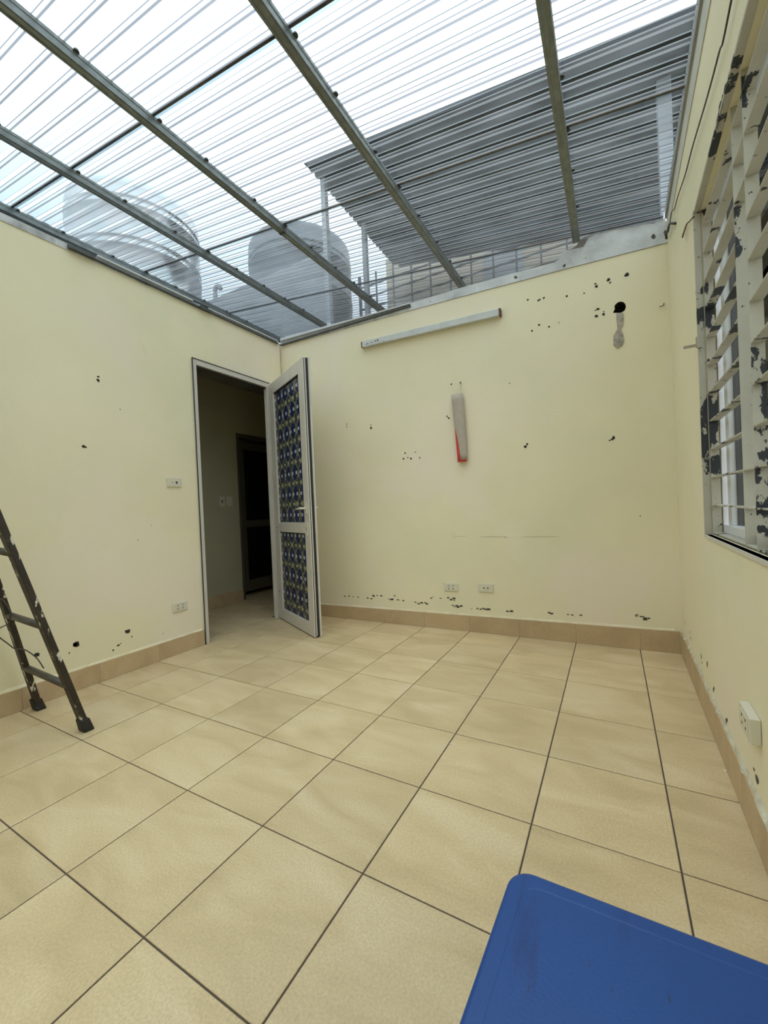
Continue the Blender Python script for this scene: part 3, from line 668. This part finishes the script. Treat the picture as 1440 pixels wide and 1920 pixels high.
curve_obj('cord_knot', smoothpts([RW(.25, 2.70, -.012), RW(.20, 2.722, -.022), RW(.16, 2.692, -.028), RW(.10, 2.665, -.02), RW(.02, 2.662, -.018), RW(-.09, 2.60, -.012), RW(-.12, 2.58, -.004)]), .007, 'wire', 'dark knotted rag cord in the corner of the right wall', 'cord')
curve_obj('hanging_wire', smoothpts([RW(-2.4, 2.58, -.010), RW(-1.468, 2.418, -.012), RW(-1.308, 2.425, -.012), RW(-1.089, 2.456, -.012), RW(-.797, 2.515, -.012), RW(-.561, 2.556, -.010), RW(-.314, 2.612, -.012), RW(-.15, 2.645, -.010), RW(-.02, 2.71, -.008), RW(.05, 2.70, -.010), RW(.12, 2.68, -.012), RW(.18, 2.70, -.012)]), .0028, 'wire', 'thin dark wire strung along the top of the right wall', 'wire')
curve_obj('bent_wire', smoothpts([RW(-.70, 2.275, -.004), RW(-.64, 2.29, -.012), RW(-.58, 2.315, -.014), RW(-.52, 2.325, -.014), RW(-.45, 2.335, -.014), RW(-.41, 2.345, -.010), RW(-.45, 2.35, -.008), RW(-.52, 2.345, -.006)]), .003, 'rust', 'bent rusty wire at the top left corner of the window', 'wire')
wp = empty('wooden_peg', RW(-.655, 1.725, 0)); tag(wp, 'small wooden peg sticking out of the right wall left of the window', 'peg')
bm = newbox(-.052, 0, -.006, .006, -.006, .004); obj('peg_arm', bm, M['card'], wp)
bm = newbox(-.006, 0, -.012, .010, -.010, .034); obj('peg_plate', bm, M['card'], wp)

# ---------------------------------------------------------------- window in the right wall: grille and frame
win = empty('window_1', RW(-1.5, 1.5, 0)); tag(win, kind='structure')
win['label'] = 'white aluminium sliding window in the right wall'
WL = win.location.copy()
def WX(u, v, d): p = RW(u, v, d); return (p[0]-WL.x, p[1]-WL.y, p[2]-WL.z)
def wbox(nm, u0, u1, d0, d1, v0, v1, m_, parent=win, bev=0, label=None):
    bm = bmesh.new(); box(bm, u0, u1, d0, d1, v0, v1, f=lambda u, d, v: WX(u, v, d)); bmesh.ops.recalc_face_normals(bm, faces=bm.faces)
    o = obj(nm, bm, M[m_], parent, bevel=bev)
    if label: o['label'] = label
    return o
# edge angle of the opening
wbox('edge_strip', WY1-.004, WY1+.012, -.004, .020, WZ0-.012, WZ1+.01, 'grille'); wbox('edge_strip', WY0-.012, WY1, -.004, .020, WZ0-.014, WZ0, 'alu'); wbox('edge_strip', WY0-.012, WY1, -.003, .020, WZ1-.002, WZ1+.010, 'grille')
gd0, gd1 = .024, .056
grl = empty('window_grille', win.location); tag(grl, 'cream flat bar security grille with peeling paint across the window', 'grille')
zr = [.880+.1225*k for k in range(0, 12)]
bars_y = [-.696, -1.236, -1.370, -1.93, -2.06, -2.344]
for y in bars_y: wbox('upright_bar', y-.003, y+.003, gd0, gd1, WZ0, WZ1, 'grille', parent=grl)
for k, z in enumerate(zr):
    if z > WZ1: continue
    for (a_, c_) in ((-1.236, -.696), (-1.93, -1.37), (-2.344, -2.06)):
        wbox('grille_bar', a_+.003, c_-.003, gd0, gd1, z-.0025, z+.0025, 'grille', parent=grl)
    if k <= 2 or k >= 9:
        for (a_, c_) in ((-1.37, -1.236), (-2.06, -1.93)): wbox('grille_bar', a_+.003, c_-.003, gd0, gd1, z-.0025, z+.0025, 'grille', parent=grl)
# window frame behind
wbox('frame', WY1-.012, WY1-.001, .060, .113, WZ0, WZ1, 'winwhite', bev=.002); wbox('frame', WY0, WY0+.012, .060, .113, WZ0, WZ1, 'winwhite')
wbox('frame', WY0, WY1, .060, .113, WZ1-.04, WZ1, 'winwhite', bev=.002); wbox('frame', WY0, WY1, .060, .113, WZ0, WZ0+.045, 'winwhite', bev=.002)
wbox('mullion', -1.12, -1.07, .075, .108, WZ0+.045, WZ1-.04, 'winwhite', bev=.002); wbox('mullion', -1.75, -1.68, .075, .108, WZ0+.045, WZ1-.04, 'winwhite', bev=.002)
wbox('sash_stile', -.80, -.745, .070, .108, WZ0+.045, WZ1-.04, 'winwhite', bev=.002); wbox('sash_gasket', -.804, -.80, .090, .096, WZ0+.045, WZ1-.04, 'gasket')
wbox('sash_gasket', -1.124, -1.12, .086, .098, WZ0+.045, WZ1-.04, 'gasket'); wbox('sash_gasket', -1.068, -1.062, .074, .10, WZ0+.045, WZ1-.04, 'gasket')
def glass():
    m_ = bpy.data.materials.new('window_glass'); m_.use_nodes = True; nt = m_.node_tree; nt.nodes.clear()
    o = nt.nodes.new('ShaderNodeOutputMaterial'); tr = nt.nodes.new('ShaderNodeBsdfTransparent'); tr.inputs[0].default_value = (.9, .93, .92, 1)
    gl = nt.nodes.new('ShaderNodeBsdfGlossy'); gl.inputs['Roughness'].default_value = .03; fr_ = nt.nodes.new('ShaderNodeLayerWeight'); fr_.inputs['Blend'].default_value = .15
    mx = nt.nodes.new('ShaderNodeMixShader'); nt.links.new(fr_.outputs[0], mx.inputs[0]); nt.links.new(tr.outputs[0], mx.inputs[1]); nt.links.new(gl.outputs[0], mx.inputs[2]); nt.links.new(mx.outputs[0], o.inputs[0])
    return m_
M['glass'] = glass()
wbox('pane', -1.07, -.80, .090, .094, WZ0+.045, WZ1-.04, 'glass'); wbox('pane', -1.68, -1.12, .090, .094, WZ0+.045, WZ1-.04, 'glass'); wbox('pane', -2.33, -1.75, .090, .094, WZ0+.045, WZ1-.04, 'glass')
# broken plaster edge at the window's upper corner
marks('broken_edge', wr, RW, [(-1.20, 2.300, .020, 1.6), (-1.235, 2.306, .022, 1.5), (-1.27, 2.302, .018, 1.5), (-1.30, 2.308, .014, 1.6), (-1.16, 2.298, .012, 1.6)], M['hole'])

# ---------------------------------------------------------------- ladder
ld = empty('step_ladder', (-2.72, -1.94, 0)); tag(ld, 'dark brown metal ladder splashed with white paint leaning by the left wall', 'ladder')
lam = .25
def LP(x, z, off=0): return Vector((x+2.72, -lam*z+off, z))
ax = lambda z: -2.489-.075*z; bx = lambda z: -3.010+.155*z
def rail(nm, fx, z0, z1):
    bm = bmesh.new(); a_ = LP(fx(z0), z0); c_ = LP(fx(z1), z1); bar(bm, a_, c_, .052, .026, up=(0, 1, 0)); return obj(nm, bm, M['ladder'], ld, bevel=.004)
rail('rail', ax, .05, 1.95); rail('rail', bx, .05, 1.95)
for z in (.255, .57, .93, 1.2, 1.515, 1.83):
    bm = bmesh.new(); tube(bm, [LP(bx(z)-.01, z+.012), LP(ax(z)+.01, z-.012)], .017, 12); obj('rung', bm, M['rung'], ld, smooth=True)
for fx in (ax, bx):
    bm = bmesh.new(); x = fx(.03)
    bm2 = box(bm, -.032, .032, -.024, .024, 0, .066, f=lambda a_, b, c: (x+2.72+a_*(1-.12*c/.075)+(.004 if fx is ax else -.004), b*(1-.15*c/.075)-.25*c, c))
    bmesh.ops.recalc_face_normals(bm, faces=bm.faces); obj('rubber_foot', bm, M['rubber'], ld, bevel=.006)
# rear pair of legs and hinge (outside the picture to the left)
for s_, fx in ((0, ax), (1, bx)):
    bm = bmesh.new(); a_ = LP(fx(1.95), 1.95); c_ = Vector((fx(.05)+2.72, -1.05, .03)); bar(bm, a_, c_, .045, .024, up=(0, 1, 0)); obj('rear_leg', bm, M['ladder'], ld, bevel=.003)
    bm = bmesh.new(); box(bm, c_.x-.03, c_.x+.03, c_.y-.025, c_.y+.025, 0, .06); bmesh.ops.recalc_face_normals(bm, faces=bm.faces); obj('rubber_foot', bm, M['rubber'], ld, bevel=.005)
bm = newbox(-.17, .19, -.56, -.44, 1.94, 1.975); obj('top_plate', bm, M['rung'], ld, bevel=.004)
curve_obj('tied_wire', smoothpts([Vector((-3.02, -2.105, .66)), Vector((-2.93, -2.125, .64)), Vector((-2.84, -2.13, .68)), Vector((-2.78, -2.12, .62)), Vector((-2.80, -2.12, .56)), Vector((-2.88, -2.125, .53)), Vector((-2.96, -2.12, .50)), Vector((-3.00, -2.10, .46)), Vector((-2.94, -2.08, .42)), Vector((-2.90, -2.07, .40)), Vector((-2.78, -2.07, .41)), Vector((-2.68, -2.06, .38)), Vector((-2.63, -2.05, .33))]), .003, 'wire', 'thin dark wire tied round the lower rungs of the ladder', 'wire')

# ---------------------------------------------------------------- blue plastic table
TT = .45
tb = empty('plastic_table', (-.05, -2.62, 0)); tag(tb, 'blue plastic low table with rounded corners in the foreground', 'table')
X0, X1, Y0, Y1 = -.316+.05, .150+.05, -3.02+2.62, -2.288+2.62
def rounded(x0, x1, y0, y1, r_, n=8, skew=0):
    P = []
    for cx, cy, a0 in ((x1-r_, y1-r_, 0), (x0+r_, y1-r_, 90), (x0+r_, y0+r_, 180), (x1-r_, y0+r_, 270)):
        for k in range(n+1):
            a_ = R(a0+90*k/n); P.append((cx+r_*math.cos(a_), cy+r_*math.sin(a_)))
    return P
def taper(p):
    # left edge runs slightly outwards towards the camera end
    x, y = p; t_ = (Y1-y)
    return (x-.053*t_*(1 if x < 0 else 0)+.0, y)
bm = bmesh.new()
ringspec = [(0.006, .030, -.035), (0, .034, -.030), (0, .034, -.006), (.002, .033, -.002), (.006, .031, 0), (.024, .026, .0), (.026, .025, -.0004), (.034, .022, -.0004)]
prev = None; loops = []
for ins, rad, z in ringspec:
    L = [bm.verts.new((*taper(p), TT+z)) for p in rounded(X0+.017+ins, X1-ins, Y0+ins, Y1-ins, rad)]
    if prev:
        for i in range(len(L)): bm.faces.new((prev[i], prev[(i+1) % len(L)], L[(i+1) % len(L)], L[i]))
    prev = L
bm.faces.new(prev); bmesh.ops.recalc_face_normals(bm, faces=bm.faces)
obj('tabletop', bm, M['blue'], tb, smooth=False)
for sx, sy in ((-1, -1), (-1, 1), (1, -1), (1, 1)):
    cx = (X0+.065) if sx < 0 else (X1-.055); cy = (Y0+.06) if sy < 0 else (Y1-.055)
    bm = bmesh.new(); a_ = Vector((cx, cy, TT-.004)); c_ = Vector((cx+sx*.012, cy+sy*.012, 0)); bar(bm, a_, c_, .050, .050, up=(0, 1, 0)); obj('leg', bm, M['blue'], tb, bevel=.008)
bm = bmesh.new(); box(bm, X0+.06, X1-.05, Y1-.065, Y1-.055, TT-.075, TT-.03); obj('apron', bm, M['blue'], tb)
bm = bmesh.new(); box(bm, X0+.06, X1-.05, Y0+.055, Y0+.065, TT-.075, TT-.03); obj('apron', bm, M['blue'], tb)

# small white crumbs on the floor
for x, y, s_, lab in [(-.79, -1.29, .006, 'white crumb on the middle floor tile right of centre'), (-.405, -1.86, .004, 'white crumb beside the table corner on the floor'), (-.003, -1.93, .006, 'white crumb lying in the grout line right of the table'), (.205, -1.02, .005, 'white crumb at the foot of the right baseboard')]:
    bm = bmesh.new(); bmesh.ops.create_icosphere(bm, subdivisions=1, radius=s_)
    for v in bm.verts: v.co *= random.uniform(.7, 1.2); v.co.z *= .4
    o = obj('plaster_crumb', bm, M['debris']); o.location = (x, y, s_*.35); o.rotation_euler = (0, 0, random.random()*3); tag(o, lab, 'crumb', 'plaster crumbs on the floor')

# ---------------------------------------------------------------- outside
terr = obj('outer_terrace', newbox(-12, 9, -9, 16, -.5, -.13), M['slab']); tag(terr, kind='structure')
# stainless water tanks on the neighbouring slab
def tank(cx, cy, r_, z0, z1, label, n=48, m_='stainless'):
    root = empty('water_tank', (cx, cy, z0)); tag(root, label, 'water tank', 'stainless water tanks beyond the roof')
    H_ = z1-z0; dome = r_*.28; hs_ = H_-dome
    P = [(0.02, 0), (r_*.97, 0), (r_, .03)]
    nb = 4
    for k in range(nb):
        zc = hs_*(.16+.74*k/(nb-1))
        for dz in (-.04, .04): P += [(r_, zc+dz-.022), (r_+.008, zc+dz-.008), (r_+.008, zc+dz+.008), (r_, zc+dz+.022)]
    P += [(r_, hs_-.02)]
    for k in range(1, 9):
        a_ = R(90*k/9); P.append((r_*math.cos(a_)**.9 if k < 9 else 0, hs_+dome*math.sin(a_)))
    P.append((.02, H_))
    bm = bmesh.new(); rings = [[bm.verts.new((p*math.cos(2*math.pi*k/n), p*math.sin(2*math.pi*k/n), z)) for k in range(n)] for p, z in P]
    for i in range(len(rings)-1):
        for k in range(n): bm.faces.new((rings[i][k], rings[i][(k+1) % n], rings[i+1][(k+1) % n], rings[i+1][k]))
    bm.faces.new(rings[0][::-1]); bm.faces.new(rings[-1])
    obj('tank_body', bm, M[m_], root, smooth=True)
    return root
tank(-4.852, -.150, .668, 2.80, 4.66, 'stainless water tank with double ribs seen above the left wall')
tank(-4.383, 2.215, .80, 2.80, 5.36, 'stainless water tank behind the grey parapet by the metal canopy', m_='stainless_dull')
gp = obj('grey_parapet', newbox(-7.2, -3.244, 1.32, 1.375, 2.80, 4.39), M['greywall']); tag(gp, 'grey rendered parapet wall in front of the second water tank', 'parapet')
bm = bmesh.new(); tube(bm, smoothpts([(-5.38, 1.355, 4.39), (-5.38, 1.355, 4.55), (-5.30, 1.355, 4.59), (-5.26, 1.355, 4.52)]), .035, 8); tag(obj('roof_pipe', bm, M['pale'], smooth=True), 'short bent vent pipe on the grey parapet', 'pipe')
sidepar = obj('sheet_kerb', newbox(-3.975, -3.925, -4.7, 1.18, 2.80, 3.30), M['slab']); tag(sidepar, 'low kerb wall carrying the outer end of the clear roof', 'kerb')

# neighbour's metal canopy
cn = empty('metal_canopy', (-1.3, 1.8, 4.6)); tag(cn, 'dark corrugated metal canopy of the neighbouring house above the clear roof', 'canopy')
def zc(x): return 5.0-.222*(x+3.035)
bm = bmesh.new(); cols = []; y0c = lambda x: .735-.090*(x+3.035); y1c = lambda x: 3.09-.10*(x+3.1)
PN = 22
xsn = [-3.06, -1.5, 0, 1.6]
for x in xsn:
    col_ = []; ya, yb = y0c(x), y1c(x)
    for k in range(PN):
        for s_, z in ((0, 0), (.5, 0), (.6, .035), (.9, .035)):
            y = ya+(yb-ya)*(k+s_)/PN; xx = x-(.03*(y-.73) if x < -3 else 0); col_.append(bm.verts.new((xx+1.3, y-1.8, zc(xx)+z-4.6)))
    cols.append(col_)
for i in range(len(cols)-1):
    for k in range(len(cols[0])-1): bm.faces.new((cols[i][k], cols[i+1][k], cols[i+1][k+1], cols[i][k+1]))
o = obj('corrugated_sheet', bm, M['canopy'], cn)
for yy in (.75, 1.6, 2.4, 3.0):
    bm = bmesh.new(); bar(bm, (-3.0+1.3, yy-1.8, zc(-3.0)-4.6-.03), (1.5+1.3, yy-.4-1.8 if yy < 1 else yy-.4-1.8, zc(1.5)-4.6-.03), .04, .05); obj('canopy_beam', bm, M['bars'] if yy > 1 else M['canopy'], cn)
for (x, y) in ((-2.98, 1.0), (-2.98, 1.9)):
    bm = bmesh.new(); box(bm, x+1.3-.03, x+1.3+.03, y-1.8-.03, y-1.8+.03, 2.80-4.6 if x < -3.2 else 0-4.6, zc(x)-4.6-.02); obj('canopy_post', bm, M['pale'], cn)
bm = bmesh.new(); box(bm, .27, .36, .86, .95, -.12, zc(.3)-.04); tag(obj('pale_post', bm, M['pale']), 'pale upright post seen through the clear roof near the window wall', 'post')
# beige house with window bars behind the canopy
hb = empty('beige_house', (-.5, 3.6, 0)); tag(hb, 'beige house wall with barred opening seen under the canopy', 'house')
obj('house_wall', newbox(-2.95, 3.6, -.2, .2, -.12, 5.4), M['beige'], hb)
obj('window_recess', newbox(-1.25, -.65, -.23, -.19, 4.3, 4.9), M['greywall'], hb)
gr = empty('iron_grille', (-1.9, 3.15, 4.0)); tag(gr, 'dark iron bar grille in front of the beige house', 'grille')
for k in range(11):
    x = -1.95+.33*k; bm = newbox(x-.011, x+.011, -.01, .01, -.2, 1.05 if k > 3 else 1.1); obj('upright_bar', bm, M['bars'], gr)
for k in range(6):
    z = -.05+.19*k; bm = newbox(-1.95, 1.5, -.012, .012, z-.010, z+.010); obj('cross_bar', bm, M['bars'], gr)
bm = newbox(-1.97, -1.93, -.02, .02, -4.12, 1.1); obj('end_post', bm, M['bars'], gr); bm = newbox(1.48, 1.52, -.02, .02, -4.12, .6); obj('end_post', bm, M['bars'], gr)
# bare twigs outside the window
tw = empty('bare_tree', (1.75, -.2, -.13)); tag(tw, 'bare twiggy tree outside the barred window', 'tree')
rn = random.Random(11)
bm = bmesh.new(); tube(bm, [(0, 0, 0), (.05, .02, 1.2), (0, .05, 2.4)], .05, 8, .02); obj('trunk', bm, M['bark'], tw, smooth=True)
bm = bmesh.new()
for k in range(46):
    z = .7+1.7*rn.random(); p = Vector((.03, .03, z)); d = Vector((rn.uniform(-1, 1), rn.uniform(-1, 1), rn.uniform(.0, 1))).normalized(); pts = [p]
    for j in range(4):
        p = p+d*rn.uniform(.08, .16); d = (d+Vector((rn.uniform(-.6, .6), rn.uniform(-.6, .6), rn.uniform(-.4, .6)))).normalized(); pts.append(p)
    tube(bm, pts, .006, 4, .002)
o = obj('twigs', bm, M['bark'], tw); o['kind'] = 'stuff'
